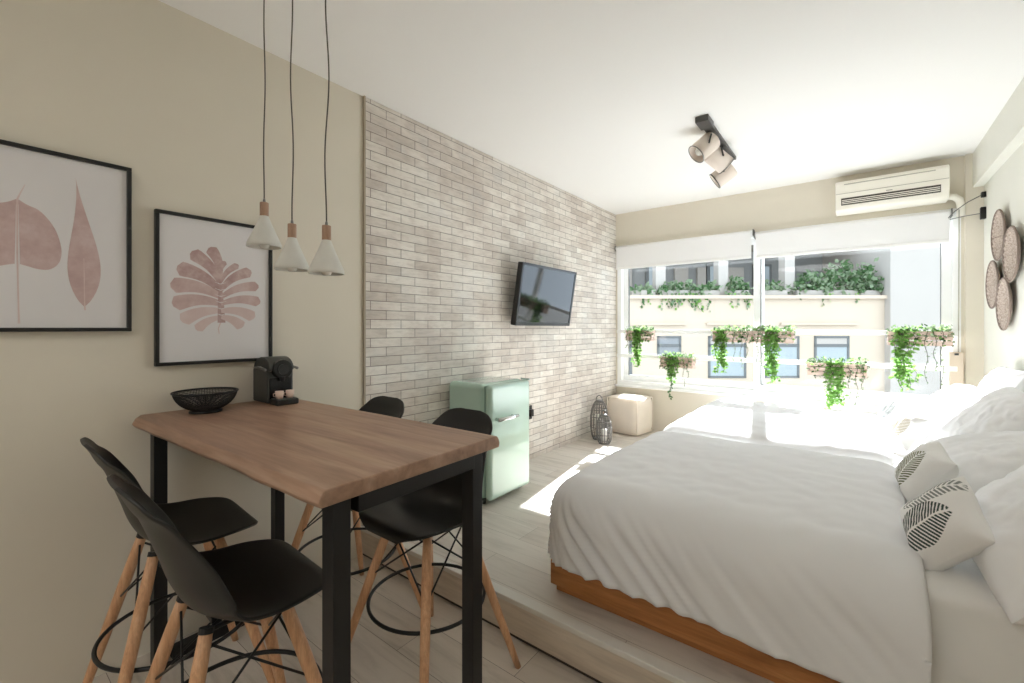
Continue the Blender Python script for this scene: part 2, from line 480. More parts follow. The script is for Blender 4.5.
planter(.37, 1.285, .30, [(-.01, .42, .05)], 'slatted crate planter on the upper rail beside the brick wall, trailing green vine', pale=[(-.1,.25),(-.13,.2)])
planter(.78, 1.005, .34, [(-.03, .27, .06)], 'slatted crate planter on the lower rail above the white pouf, with a dark drooping tail', tail=(-.05, .24, .42), pale=[(.08,.3),(.12,.25)])
planter(1.32, 1.285, .36, [(-.1, .44, .045)], 'slatted crate planter on the upper rail just left of the middle window post', pale=[(.02,.3),(.08,.36),(.13,.28)])
planter(1.66, 1.285, .34, [(.0, .5, .055)], 'slatted crate planter on the upper rail just right of the middle window post', pale=[(-.12,.3),(-.08,.36)])
planter(2.14, 1.005, .42, [(-.01, .4, .06)], 'slatted crate planter on the lower rail behind the far bed', pale=[(.09,.3),(.14,.35),(.18,.25)])
planter(2.67, 1.285, .38, [(-.08, .52, .07)], 'slatted crate planter on the upper rail nearest the beige box and right wall', pale=[(.04,.4),(.09,.3),(.13,.45)])

# ------------------------------------------------------------------ roller blinds
def blind(x0, x1, zt, zb, label):
    r = empty('roller_blind', ((x0+x1)/2, YW-.06, zt))
    h = (x1-x0)/2
    MB().tube([(-h, 0, -.03), (h, 0, -.03)], .026, 16).build('roller', BLINDBAR, r, smooth=True)
    MB().box(-h+.01, h-.01, -.0275, -.0262, zb-zt+.02, -.025).build('fabric', BLIND, r)
    MB().box(-h+.01, h-.01, -.034, -.02, zb-zt-.004, zb-zt+.022).build('bottom_bar', BLINDBAR, r, bevel=.004)
    for s in (-1, 1):
        MB().box(s*(h+.004)-.003, s*(h+.004)+.003, -.03, .058, -.062, .0).build('end_bracket', STEEL, r)
    tag(r, label, 'blind', 'white roller blinds over the window')
blind(.045, 1.478, 2.29, 2.01, 'white roller blind over the left window half, beside the brick wall')
blind(1.497, 2.865, 2.262, 2.0, 'white roller blind over the right window half, under the air conditioner')

# strap box with cord at the right window edge
r = empty('strap_winder', (2.895, YW-.035, .85))
MB().box(-.04, .04, -.045, .0, 0, .285).build('housing', BEIGEP, r, bevel=.006)
MB().box(-.012, .012, -.049, -.044, .262, .278).build('slot', DGREY, r)
MB().tube([(.012, -.03, .284), (.014, -.03, .8), (.016, -.03, 1.40)], .004, 6).build('pull_cord', ACG, r)
tag(r, 'tall beige box with a pull cord at the right edge of the window', 'box')

# ------------------------------------------------------------------ air conditioner
r = empty('air_conditioner', (2.49, YW, 2.325))
hw, hh, dp = .355, .268, .19
prof = [(0, 0), (-.13, 0), (-.165, .02), (-dp, .085), (-dp-.004, .15), (-dp+.004, hh-.03), (-dp+.035, hh), (0, hh)]
b = MB(); n = len(prof)
b.add([(-hw, y, z) for y, z in prof] + [(hw, y, z) for y, z in prof],
      [tuple(range(n))[::-1], tuple(range(n, 2*n))] + [(i, (i+1) % n, n+(i+1) % n, n+i) for i in range(n)])
b.build('housing', AC, r, bevel=.006)
MB().box(-hw+.04, hw-.05, -dp-.003, -dp+.02, .055, .112).build('vent_opening', ACD, r)
b = MB()
for k in range(3): b.box(-hw+.045, hw-.055, -dp-.009, -dp, .063+k*.014, .068+k*.014)
b.build('louver', AC, r)
MB().box(-hw+.004, hw-.004, -dp-.0065, -dp+.004, .150, .154).build('panel_seam', ACG, r)
MB().box(-hw+.06, hw-.08, -dp-.003, -dp+.006, .226, .233).build('top_slot', ACG, r)
MB().box(-.02, .02, -dp-.007, -dp, .122, .130).build('badge', ACG, r)
tag(r, 'white split air conditioner mounted above the right blind', 'air conditioner')
b = MB()
b.tube([(2.842, YW-.06, 2.36), (2.885, YW-.06, 2.355), (2.915, YW-.055, 2.325), (2.925, YW-.04, 2.28), (2.925, YW-.035, 2.2)], .026, 12)
tag(b.build('pipe_cover', AC, smooth=True), 'curved white pipe cover between air conditioner and window corner', 'pipe')

# wire bracket on the right wall by the window corner
r = empty('wire_bracket', (XR, YW-.10, 2.19))
MB().box(-.03, 0, -.02, .02, -.04, .05).build('wall_mount', BLACKM, r, bevel=.004)
MB().box(-.026, 0, -.018, .018, .125, .165).build('wall_mount', BLACKM, r, bevel=.004)
MB().tube([(-.02, 0, .005), (-.12, -.01, -.005), (-.195, -.01, -.018), (-.205, -.01, -.005), (-.17, -.01, .04), (-.1, -.005, .10), (-.02, 0, .145)], .0032, 8).build('wire_arm', STEEL, r, smooth=True)
tag(r, 'dark wall bracket holding a thin bent wire loop above the baskets', 'bracket')

# ------------------------------------------------------------------ wall baskets
def basket(y, z, rad, label, seed):
    r = empty('wall_basket', (XR, y, z))
    nr, ns = 14, 56
    b = MB()
    def f(u, v):
        q = 2*PI*v; rr = rad*(.05+.95*u)
        bowl = .008+.022*(u**2.2)
        wv = .0035*math.sin(u*nr*PI)*math.cos(v*ns*PI*1.0)
        return (-(bowl+wv), rr*math.cos(q), rr*math.sin(q))
    b.grid(f, nr*3, ns*2)
    b.build('weave', WICKER, r, smooth=True, solid=.006)
    MB().tube([(-.032, rad*math.cos(2*PI*k/40), rad*math.sin(2*PI*k/40)) for k in range(40)], .006, 8, closed=True).build('rim', WICKERD, r, smooth=True)
    MB().lathe([(.0001,0),(rad*.3,0),(rad*.3,.006)], 24).xform(Matrix.Rotation(-PI/2,4,'Y')).build('base', WICKERD, r)
    tag(r, label, 'basket', 'round woven baskets on the right wall')
basket(4.29, 1.94, .165, 'round woven wicker basket hung highest on the right wall', 1)
basket(3.985, 1.776, .165, 'round woven wicker basket hung farthest from the window on the right wall', 2)
basket(4.45, 1.625, .162, 'round woven wicker basket hung closest to the window on the right wall', 3)
basket(4.155, 1.478, .165, 'round woven wicker basket hung lowest on the right wall', 4)

# ------------------------------------------------------------------ ceiling track light
r = empty('track_light', (1.50, 3.42, ZC))
MB().box(-.03, .03, -.42, .42, -.026, 0).build('track', TRACKM, r, bevel=.003)
MB().box(-.04, .04, -.46, -.32, -.04, 0).build('driver_box', TRACKM, r, bevel=.004)
def spot(y, c, d, rad, ln):
    p = Vector((0, y, -.03)); c = Vector(c) - Vector((1.50, 3.42, ZC))
    d = Vector(d).normalized()
    s = MB()
    m = Vector((0,0,-1)).rotation_difference(d).to_matrix().to_4x4()
    prof = [(.001, ln/2), (rad*.96, ln/2), (rad, ln/2-.008), (rad, -ln/2), (rad-.004, -ln/2), (rad-.004, ln/2-.02), (.001, ln/2-.02)]
    s.lathe(prof, 28).xform(Matrix.Translation(c) @ m)
    so = s.build('spot_shade', FABRIC, r, smooth=True)
    rm = MB()
    rm.tube([m @ Vector((rad*math.cos(2*PI*k/28), rad*math.sin(2*PI*k/28), -ln/2)) + c for k in range(28)], .0035, 6, closed=True)
    rm.build('rim', STEEL, so, smooth=True)
    bb = MB().lathe([(.001,.03),(.014,.028),(.018,.0),(.03,-.02),(.034,-.04),(.024,-.062),(.001,-.07)], 16).xform(Matrix.Translation(c) @ m)
    bb.build('bulb', BULB, so, smooth=True)
    a = MB(); a.tube([p, p+Vector((0,0,-.03))], .011, 10)
    w = d.cross(Vector((0,0,1))).normalized()*(rad+.004)
    a.tube([c+w, c+w*1.0-d*.02+Vector((0,0,rad*.7)), p+Vector((0,0,-.025)), c-w*1.0-d*.02+Vector((0,0,rad*.7)), c-w], .006, 6)
    a.build('yoke', TRACKM, so)
spot(-.21, (1.456, 3.20, 2.565), (-.59, -.46, -.65), .066, .15)
spot(.08, (1.480, 3.49, 2.562), (.60, .50, -.62), .066, .15)
spot(.35, (1.455, 3.76, 2.530), (-.72, -.15, -.5), .066, .15)
tag(r, 'charcoal ceiling track with three beige cylindrical spotlights', 'ceiling light')

# ------------------------------------------------------------------ brick wall things: television, socket
r = empty('television', (.012, 3.235, 1.60))
tilt = Matrix.Rotation(math.radians(9), 4, 'Y')
def tvx(mb): return mb.xform(Matrix.Translation((.125, 0, 0)) @ tilt)
W2, H2 = .425, .255
tvx(MB().box(-.03, .018, -W2, W2, -H2, H2)).build('casing', BEZEL, r, bevel=.006)
b = MB(); e = .026
for (a, c, d_, f) in ((-W2, W2, H2-e*.8, H2), (-W2, W2, -H2, -H2+e*1.1), (-W2, -W2+e*.8, -H2, H2), (W2-e*.8, W2, -H2, H2)):
    b.box(.018, .023, a, c, d_, f)
tvx(b).build('bezel', BEZEL, r)
tvx(MB().box(.0185, .0195, -W2+e*.8, W2-e*.8, -H2+e*1.1, H2-e*.8)).build('screen', SCREEN, r)
b = MB(); b.box(0, .012, -.12, .12, -.12, .12); b.box(.012, .09, -.03, .03, -.03, .03)
b.build('wall_mount', BLACKM, r, bevel=.003)
tag(r, 'black flat television tilted down from a mount on the brick wall', 'television')
r = empty('wall_socket', (.012, 3.14, .585))
MB().box(0, .012, -.04, .04, -.06, .06).build('plate', BLACKP, r, bevel=.003)
MB().box(.012, .045, -.018, .022, -.03, .03).build('plug', BLACKP, r, bevel=.004)
tag(r, 'small black wall socket with plug on the brick wall beside the fridge', 'socket')

# ------------------------------------------------------------------ fridge
r = empty('mini_fridge', (.03, 2.37, ZP)); r.scale = (1.02, 1.08, 1.06)
MB().box(0, .33, -.205, .205, .03, .745).build('cabinet', MINT, r, bevel=.035, seg=5)
MB().box(.322, .338, -.195, .195, .045, .735).build('door_seal', MINTD, r, bevel=.01)
door = MB().box(.336, .39, -.205, .205, .033, .742).build('door', MINT, r, bevel=.03, seg=6)
b = MB(); b.tube([(.39, -.15, .53), (.42, -.148, .53)], .011, 10); b.tube([(.42, -.165, .53), (.424, -.03, .53), (.421, .03, .53)], [.012, .0125, .009], 12)
b.tube([(.39, .0, .53), (.42, .0, .53)], .008, 10)
b.build('handle', CHROME, door, smooth=True)
for s in (-1, 1):
    for xx in (.04, .3):
        MB().tube([(xx, s*.17, 0), (xx, s*.17, .035)], .016, 12).build('foot', BLACKP, r)
MB().box(.30, .38, .204, .212, .735, .749).build('hinge', CHROME, r, bevel=.002)
tag(r, 'mint green retro fridge with chrome handle standing by the brick wall', 'fridge')

# ------------------------------------------------------------------ pouf and lanterns
r = empty('pouf', (.285, 4.70, ZP))
def pouf_mesh():
    b = MB(); L, W, H = .19, .19, .40
    nu = 24
    def side(ax, sg):
        def f(u, v):
            a, c = u*2-1, v*2-1
            if ax == 0: p = Vector((sg, a, c))
            elif ax == 1: p = Vector((a, sg, c))
            else: p = Vector((a, c, sg))
            k = (abs(p.x)**7+abs(p.y)**7+abs(p.z)**7)**(1/7)
            q = p/k
            bul = 1+.04*((1-p.y**2)*(1-p.z**2) if ax == 0 else (1-p.x**2)*(1-p.z**2) if ax == 1 else (1-p.x**2)*(1-p.y**2))
            w_ = .006*noise.noise(q*4)
            return (q.x*L*bul, q.y*W*bul, H/2+q.z*H/2*(bul if sg > 0 or ax != 2 else 1)+w_*(1 if q.z > -.9 else 0))
        return f
    for ax in range(3):
        for sg in (-1, 1): b.grid(side(ax, sg), nu, nu)
    return b
pouf_mesh().build('cover', CREAM, r, smooth=True)
b = MB()
for z in (.385, .02):
    pts = []
    for k in range(48):
        q = 2*PI*k/48; c, s = math.cos(q), math.sin(q); m_ = (abs(c)**9+abs(s)**9)**(1/9)
        pts.append((.184*c/m_, .184*s/m_, z))
    b.tube(pts, .006, 6, closed=True)
for sx in (-1, 1):
    for sy in (-1, 1):
        b.tube([(sx*.178, sy*.177, .02), (sx*.181, sy*.18, .2), (sx*.178, sy*.177, .385)], .006, 6)
b.build('piping', CREAM, r, smooth=True)
r.rotation_euler = (0, 0, math.radians(-6))
tag(r, 'cream leather cube pouf in the corner under the window', 'pouf')

def lantern(x, y, h, rad, label):
    r = empty('lantern', (x, y, ZP))
    b = MB(); prof = [(rad*.72, .012), (rad*.9, h*.12), (rad, h*.3), (rad, h*.55), (rad*.88, h*.72), (rad*.62, h*.86), (rad*.4, h*.92)]
    b.lathe(prof, 18)
    o = b.build('wire_cage', LANT, r)
    md = o.modifiers.new('wire', 'WIREFRAME'); md.thickness = .0085; md.use_replace = True
    MB().lathe([(.001, 0), (rad*.74, 0), (rad*.74, .014), (.001, .014)], 24).build('base', LANT, r, smooth=False)
    MB().lathe([(rad*.4, h*.91), (rad*.44, h*.95), (rad*.3, h*.955), (.001, h*.96)], 24).build('collar', LANT, r, smooth=True)
    MB().tube([(rad*.4*math.cos(PI*k/12), 0, h*.94+rad*.55*math.sin(PI*k/12)) for k in range(13)], .005, 6).build('handle', LANT, r, smooth=True)
    tag(r, label, 'lantern', 'grey wire candle lanterns by the brick wall')
lantern(.165, 4.19, .43, .09, 'taller grey wire lantern against the brick wall, behind the smaller one')
lantern(.285, 4.06, .31, .075, 'smaller grey wire lantern in front of the taller one')
def candle(x, y, z, h, rad, label):
    r = empty('candle', (x, y, z))
    b = MB(); b.lathe([(.0005, 0), (rad, 0), (rad, h-.004), (rad-.004, h), (rad*.6, h-.004), (.0005, h-.006)], 20)
    b.build('wax', WAX, r, smooth=True)
    MB().tube([(0, 0, h-.006), (.002, 0, h+.012)], .0015, 5).build('wick', DGREY, r)
    tag(r, label, 'candle', 'white pillar candles in the lanterns')
candle(.14, 4.205, ZP+.014, .24, .028, 'tallest white pillar candle, at the back of the taller lantern')
candle(.20, 4.175, ZP+.014, .20, .026, 'middle white pillar candle in the taller lantern')
candle(.285, 4.06, ZP+.014, .13, .031, 'short white pillar candle in the smaller lantern')

# ------------------------------------------------------------------ beds
def bed(x0, y0, y1, label):
    xh = XR-.01
    r = empty('double_bed', (x0, y0, ZP))
    w = y1-y0; L = xh-x0
    a = MB().box(0, L, 0, .035, .03, .135).build('side_rail', PINE, r, bevel=.003)
    MB().box(0, L, w-.035, w, .03, .135).build('side_rail', PINE, r, bevel=.003)
    MB().box(0, .035, .036, w-.036, .03, .135).build('foot_rail', PINEY, r, bevel=.003)
    MB().box(.02, L, .018, w-.018, 0, .032).build('plinth', PINE, r, bevel=.002)
    m = MB()
    def f_side(ax, sg):
        def f(u, v):
            A, C = u*2-1, v*2-1
            p = Vector((sg, A, C)) if ax == 0 else Vector((A, sg, C)) if ax == 1 else Vector((A, C, sg))
            lx, ly, lz = (L-.04)/2, (w-.03)/2, .16
            rad = .05
            q = Vector((p.x*lx, p.y*ly, p.z*lz))
            c = Vector((max(-lx+rad, min(lx-rad, q.x)), max(-ly+rad, min(ly-rad, q.y)), max(-lz+rad, min(lz-rad, q.z))))
            dd = q-c
            if dd.length > 1e-6: q = c+dd.normalized()*rad
            wv = .010*noise.noise(Vector((q.x*9, q.y*9, q.z*5+x0)))-.012*abs(noise.noise(Vector((q.x*11+q.z*6, q.y*8, q.z*4))))+.006*noise.noise(Vector((q.x*22, q.y*14, q.z*12)))
            nn = dd.normalized() if dd.length > 1e-6 else Vector((0,0,0))
            q += nn*wv
            return (q.x+L/2+.02, q.y+w/2, q.z+.135+lz)
        return f
    for ax in range(3):
        for sg in (-1, 1): m.grid(f_side(ax, sg), 60, 60 if ax == 2 else 24)
    m.build('mattress', SHEET, r, smooth=True)
    tag(r, label, 'bed', 'low pine double beds pushed together on the platform')
    return r
BX = 1.21
bed(BX, 1.645, 2.945, 'low pine double bed nearer the camera, on the platform edge')
bed(BX+.02, 2.965, 4.45, 'low pine double bed in the sun beside the window')

def duvet(x0, x1, y0, y1, zt, R, hems, label, seed, puff=.0):
    """cloth over the mattress, folded down at the foot and both long sides; hems = z of hem at foot, near side, far side"""
    n = 34; nx, ny = 140, 84
    cx0, cy0, cy1 = x0+R, y0+R, y1-R
    V = []; rows = n+nx; cols = n+ny+n
    def down(d, drop):
        a = R*PI/2
        if d < a:
            t = d/R; return R*math.sin(t), R*(1-math.cos(t))
        return R, R+(d-a)
    for i in range(rows+1):
        for j in range(cols+1):
            a = (n-i)/n if i < n else 0          # 1..0 beyond the foot
            if j < n: c = (n-j)/n; sgn = -1
            elif j > n+ny: c = (j-n-ny)/n; sgn = 1
            else: c = 0; sgn = 0
            X = cx0 + (x1-cx0)*max(0, i-n)/nx
            Y = cy0 + (cy1-cy0)*max(0, min(ny, j-n))/ny
            hs = hems[1] if sgn < 0 else hems[2]
            m_ = max(a, c)
            if m_ > 0:
                if a >= c: th = (c/a)*PI/4
                else: th = PI/2-(a/c)*PI/4
                wgt = th/(PI/2)
                zh = hems[0]*(1-wgt)+hs*wgt
                s = X*1.0 - Y*sgn if a == 0 else (-Y*(sgn if sgn else 1))
                sco = X-(PI/2-th)*.32-(Y-cy0) if sgn <= 0 else cx0-PI*.16-(cy1-cy0)-th*.32-(X-cx0)
                zh += .018*noise.noise(Vector((sco*2.6, seed, 0)))+.008*noise.noise(Vector((sco*9, seed, 3)))
                drop = zt-zh
                dm = R*PI/2+max(0, drop-R) if drop > R else R*math.acos(max(-1, 1-drop/R))
                d = m_*dm
                o_, dn = down(d, drop)
                dirx, diry = -math.cos(th), (sgn if sgn else -1)*math.sin(th)
                k = sm(R*.5, dm, d)
                fold = noise.noise(Vector((sco*7-d*6, d*1.6, seed)))
                fold2 = abs(noise.noise(Vector((sco*16-d*15, d*1.5, seed+5))))*(.45+.9*sm(2.1, 1.3, X) if True else 1)
                amp = (.016*fold - .042*fold2)*sm(R*.6, R*1.9, d)*(.15+.85*sm(0, .16, x1-X))
                flare = .01*k
                px = X+dirx*(o_+amp+flare); py = Y+diry*(o_+amp+flare); pz = zt-dn
            else:
                px, py, pz = X, Y, zt
            g = Vector((px, py, 0))
            top = 1-sm(0, .8, m_)
            e = min(1, (x1-px)/.10) if px > x1-.10 else 1
            pz += top*(puff*math.sin(PI*max(0, min(1, (py-y0)/(y1-y0))))
                       + .014*noise.noise(g*2.2+Vector((seed, 0, 0))) + .006*noise.noise(Vector((px*5+py*3, py*9, seed)))
                       + .004*noise.noise(g*16+Vector((seed, 3, 0))))
            if e < 1 and m_ < .7: pz -= .028*(1-math.sqrt(max(0, 1-(1-e)**2)))
            if i == rows: px += .012*noise.noise(Vector((py*4, pz*4, seed)))
            V.append((px, py, pz))
    b = MB(); F = []
    for i in range(rows):
        for j in range(cols):
            q = i*(cols+1)+j
            F.append((q, q+cols+1, q+cols+2, q+1))
    b.add(V, F)
    o = b.build('duvet', LINEN, None, smooth=True, solid=.022, off=-1)
    tag(o, label, 'duvet', 'white duvets on the two beds')
    return o
duvet(1.165, 2.43, 1.585, 2.955, .672, .18, (.315, .315, .50), 'white cotton duvet on the bed nearer the camera', 3.3, .012)
duvet(1.19, 2.43, 2.965, 4.50, .676, .15, (.30, .46, .32), 'white cotton duvet on the sunlit bed by the window', 8.1, .014)

def pillow_mb(L, W, H, seed, n=56, prt=None, wr=1.0):
    b = MB(); attr = []
    def P(u, v, sg):
        px = L/2*u*(1-.075*math.cos(v*PI/2)**1.5); py = W/2*v*(1-.075*math.cos(u*PI/2)**1.5)
        h = H/2*(max(0, (1-abs(u)**3.2))*max(0, (1-abs(v)**3.2)))**.55
        edge = min(1-abs(u), 1-abs(v))
        w_ = (.016*noise.noise(Vector((u*1.7, v*1.7, seed)))+.010*noise.noise(Vector((u*4+seed, v*3.2, sg)))
              + .010*abs(noise.noise(Vector((u*6+v*3, v*5-u*2, seed+sg))))) * wr
        h += w_*sm(0, .25, edge)*(L/.6)
        return (px, py, sg*h)
    for sg in (1, -1):
        for i in range(n+1):
            for j in range(n+1):
                u, v = i/n*2-1, j/n*2-1
                b.v.append(P(u, v, sg)); attr.append(prt(u, v) if (prt and sg > 0) else 0.0)
        o = 0 if sg > 0 else (n+1)**2
        for i in range(n):
            for j in range(n):
                a = o+i*(n+1)+j; f = (a, a+n+1, a+n+2, a+1)
                b.f.append(f if sg > 0 else f[::-1]); b.m.append(0)
    if prt: b.attr = attr
    return b
def pillow(loc, normal, up, L, W, H, seed, label):
    o = pillow_mb(L, W, H, seed).build('pillow', PILLOW, None, smooth=True)
    orient(o, loc, normal, up)
    tag(o, label, 'pillow', 'white bed pillows along the right wall')
    return o
pillow((2.71, 1.88, .775), (-.74, -.04, .67), (.67, .05, .74), .56, .46, .24, 1.5, 'white pillow at the near end of the bed, cut off beside the striped leaf cushion')
pillow((2.76, 2.62, .735), (-.28, -.12, .95), (.95, .05, .28), .56, .52, .27, 2.5, 'large white pillow lying behind the olive leaf cushion, shaded on its near side')
pillow((2.79, 3.00, .86), (-.72, -.16, .66), (.66, .1, .72), .50, .44, .18, 3.5, 'wrinkled white pillow behind the large shaded one, leaning to the wall')
pillow((2.75, 3.47, .79), (-.62, -.05, .78), (.78, .0, .62), .52, .44, .20, 4.5, 'sunlit white pillow behind the pale leaf cushion')
pillow((2.75, 4.05, .79), (-.62, .0, .78), (.78, .0, .62), .52, .44, .20, 5.5, 'sunlit white pillow closest to the window')
pillow((2.92, 3.80, .93), (-.88, .0, .45), (.45, 0, .88), .50, .36, .13, 6.5, 'white pillow upright against the right wall near the window corner')

def leaf_print(leaves, freq):
    """leaves: list of (cx, cy, angle, half length, half width, strength)"""
    def f(u, v):
        best = 0
        for (cx, cy, an, hl, hw_, st) in leaves:
            c, s = math.cos(an), math.sin(an)
            a = ((u-cx)*c+(v-cy)*s)/hl; t = (-(u-cx)*s+(v-cy)*c)/hw_
            if abs(a) >= 1: continue
            w_ = (1-a*a)**.8*(1+.25*a)
            if abs(t) > w_: continue
            stripe = math.sin((a*hl - .55*abs(t)*hw_)*freq)
            k = 1.0 if stripe > -.25 else 0.0
            if abs(t) < .06: k = 0
            best = max(best, k*st)
        return best
    return f
def cushion(loc, normal, up, sz, seed, ink, leaves, label, freq=58):
    o = pillow_mb(sz, sz, .125, seed, 130, leaf_print(leaves, freq), .5).build('leaf_cushion', print_mat('leaf_print_cotton', (240,239,237), ink), None, smooth=True)
    orient(o, loc, normal, up)
    tag(o, label, 'cushion', 'leaf printed cushions in front of the pillows')
    return o
cushion((2.480, 1.82, .740), (-.80, -.392, .455), (.584, -.336, .738), .228, 11.5, (58,74,70), [(.24, -.30, 1.64, 1.04, .58, 1), (-.60, .26, 1.60, .84, .32, .75)], 'white cushion with a bold dark green striped leaf, nearest of the cushions', 62)
cushion((2.4915, 2.407, .748), (-.816, -.177, .551), (.569, -.078, .818), .226, 12.5, (112,116,88), [(.16, -.22, 1.66, .96, .54, 1), (-.74, .1, 1.62, .8, .26, .9)], 'white cushion with an olive striped leaf, second from the camera', 62)
cushion((2.517, 3.37, .757), (-.78, -.41, .473), (.533, -.039, .845), .215, 13.5, (186,174,148), [(.1, -.15, 1.6, .95, .56, 1)], 'white cushion with a pale tan leaf, third from the camera', 62)
cushion((2.490, 3.88, .757), (-.78, -.41, .473), (.533, -.039, .845), .215, 14.5, (110,122,124), [(-.1, -.1, 1.65, .95, .56, 1)], 'white cushion with a grey leaf, farthest and closest to the window', 62)

# ------------------------------------------------------------------ pictures on the left wall
def picture(y0, y1, z0_, z1_, art, label):
    r = empty('framed_print', (0, (y0+y1)/2, z0_))
    w, h = y1-y0, z1_-z0_; t = .014
    f = MB()
    for (a, c, d_, e) in ((-w/2, w/2, 0, t), (-w/2, w/2, h-t, h), (-w/2, -w/2+t, t, h-t), (w/2-t, w/2, t, h-t)):
        f.box(.002, .026, a, c, d_, e)
    f.build('frame', BLACKP, r, bevel=.0015)
    p = MB(); p.box(.002, .014, -w/2+t, w/2-t, t, h-t, 0)
    art(p, w, h)
    p.build('print', [PAPER, INKP, INKD, INKL], r)
    tag(r, label, 'picture', 'pink leaf prints in black frames')
def poly(mb, pts, mi, x=.0145):
    mb.add([(x, p[0], p[1]) for p in pts], [tuple(range(len(pts)))], mi)
def strip(mb, pts, ws, mi, x=.0145):
    """ribbon of varying half width along a 2-D polyline"""
    L = []; R_ = []
    for i, p in enumerate(pts):
        a = Vector(pts[max(0, i-1)]); c = Vector(pts[min(len(pts)-1, i+1)]); d = (c-a).normalized(); nn = Vector((-d.y, d.x))
        q = Vector(p); L.append(q+nn*ws[i]); R_.append(q-nn*ws[i])
    o = len(L)
    mb.add([(x, q.x, q.y) for q in L]+[(x, q.x, q.y) for q in R_], [(i, o+i, o+i+1, i+1) for i in range(o-1)], mi)
def art_two(mb, w, h):
    # heart shaped leaf with a long stem (its tip points up), and a slim upright leaf
    cx, top = -.072, h*.705
    Rr = []
    for k in range(21):
        t = k/20
        wid = .105*math.sin(PI*min(1, t**.75*.62+.0))**1.0 if t < .999 else 0
        Rr.append((t, wid))
    half = [(0, 0), (.02, .012), (.05, .02), (.085, .06), (.10, .10), (.105, .135), (.098, .165), (.075, .185), (.045, .185), (.02, .178), (.003, .174)]
    for _ in range(2):
        q_ = [half[0]]
        for a_, b_ in zip(half, half[1:]): q_ += [(a_[0]*.75+b_[0]*.25, a_[1]*.75+b_[1]*.25), (a_[0]*.25+b_[0]*.75, a_[1]*.25+b_[1]*.75)]
        half = q_+[half[-1]]
    for s in (1, -1):
        pts = [(cx+s*(.003 if i not in (0,) else 0)+s*a, top-d_) for i, (a, d_) in enumerate(half)]; pts = [(p[0], top-(top-p[1])*1.27) for p in pts]
        pts.append((cx+s*.003, top-.02))
        poly(mb, pts if s > 0 else pts[::-1], 1)
    strip(mb, [(cx+.018, top+.055), (cx+.006, top+.02), (cx, top), (cx, top-.2), (cx+.003, top-.38), (cx+.004, top-.425)], [.001, .002, .0025, .002, .002, .003], 3, .0148)
    c2, t2 = .085, h*.88
    ln = .475
    pts_l, pts_r = [], []
    for k in range(25):
        t = k/24
        wd = .046*(math.sin(PI*t**1.95))**.8 if 0 < t < 1 else 0
        off = .012*math.sin(t*2.2)-.014*(1-t)**2
        pts_l.append((c2+off-wd, t2-t*ln)); pts_r.append((c2+off+wd*.95, t2-t*ln))
    o = [(.0145, p[0], p[1]) for p in pts_l]+[(.0145, p[0], p[1]) for p in pts_r]
    mb.add(o, [(i, 25+i, 26+i, i+1) for i in range(24)], 1)
    strip(mb, [(c2+.008, t2-ln*.62), (c2+.01, t2-ln*.95), (c2+.011, t2-ln*1.025)], [.001, .0015, .0025], 3, .0148)
def art_monstera(mb, w, h):
    c = Vector((0, h*.475)); A_, B_ = .178, .212
    base = c+Vector((.012, -.115)); topm = c+Vector((.006, .085))
    def mid(t): return base.lerp(topm, t)
    #        t   angle from up, reach, half width at the end
    left = [(1.0, 11, 1.0, .027), (.86, 35, 1.02, .031), (.68, 60, 1.0, .034), (.54, 82, 1.0, .035), (.38, 104, .98, .034), (.22, 126, .96, .031), (.08, 148, .88, .022)]
    right = [(.98, 12, .74, .013), (.84, 34, .82, .016), (.68, 54, .95, .026), (.52, 76, .98, .025), (.38, 97, 1.0, .026), (.22, 119, .97, .028), (.08, 141, .88, .026)]
    for s_, lobes in ((-1, left), (1, right)):
        for k, (t, an, reach, wd) in enumerate(lobes):
            p = mid(t); a = math.radians(an)
            e_ = c+Vector((s_*A_*math.sin(a)*reach, B_*math.cos(a)*reach))
            pts, ws = [], []
            side = Vector((e_.y-p.y, -(e_.x-p.x)))*s_
            for q in range(13):
                u = q/12
                pts.append(tuple(p.lerp(e_, u)-side*(.10*math.sin(u*PI))))
                f_ = .34+.66*u**.9
                if u > .88: f_ *= math.sqrt(max(.06, 1-((u-.88)/.12)**2))
                ws.append(wd*f_)
            strip(mb, pts, ws, 2 if k < 3 else (1 if k < 5 else 3), .0145+.00004*k+(.0003 if s_ > 0 else 0))
    strip(mb, [tuple(mid(t)) for t in (-.05, .3, .6, 1)], [.016, .013, .009, .002], 2, .0149)
    for k in range(6):
        t = .12+k*.14
        for s_ in (-1, 1):
            q = mid(t)
            strip(mb, [tuple(q), tuple(q+Vector((s_*.022, .008)))], [.0016, .0005], 0, .0153)
    strip(mb, [tuple(base), tuple(c+Vector((.0, -.15))), tuple(c+Vector((.003, -.175)))], [.003, .002, .0015], 3, .0146)
picture(-.005, .452, 1.312, 1.955, art_two, 'black framed print of two pink leaves, cut off by the photo edge')
picture(.526, .984, 1.168, 1.812, art_monstera, 'black framed print of one split pink monstera leaf beside the pendants')

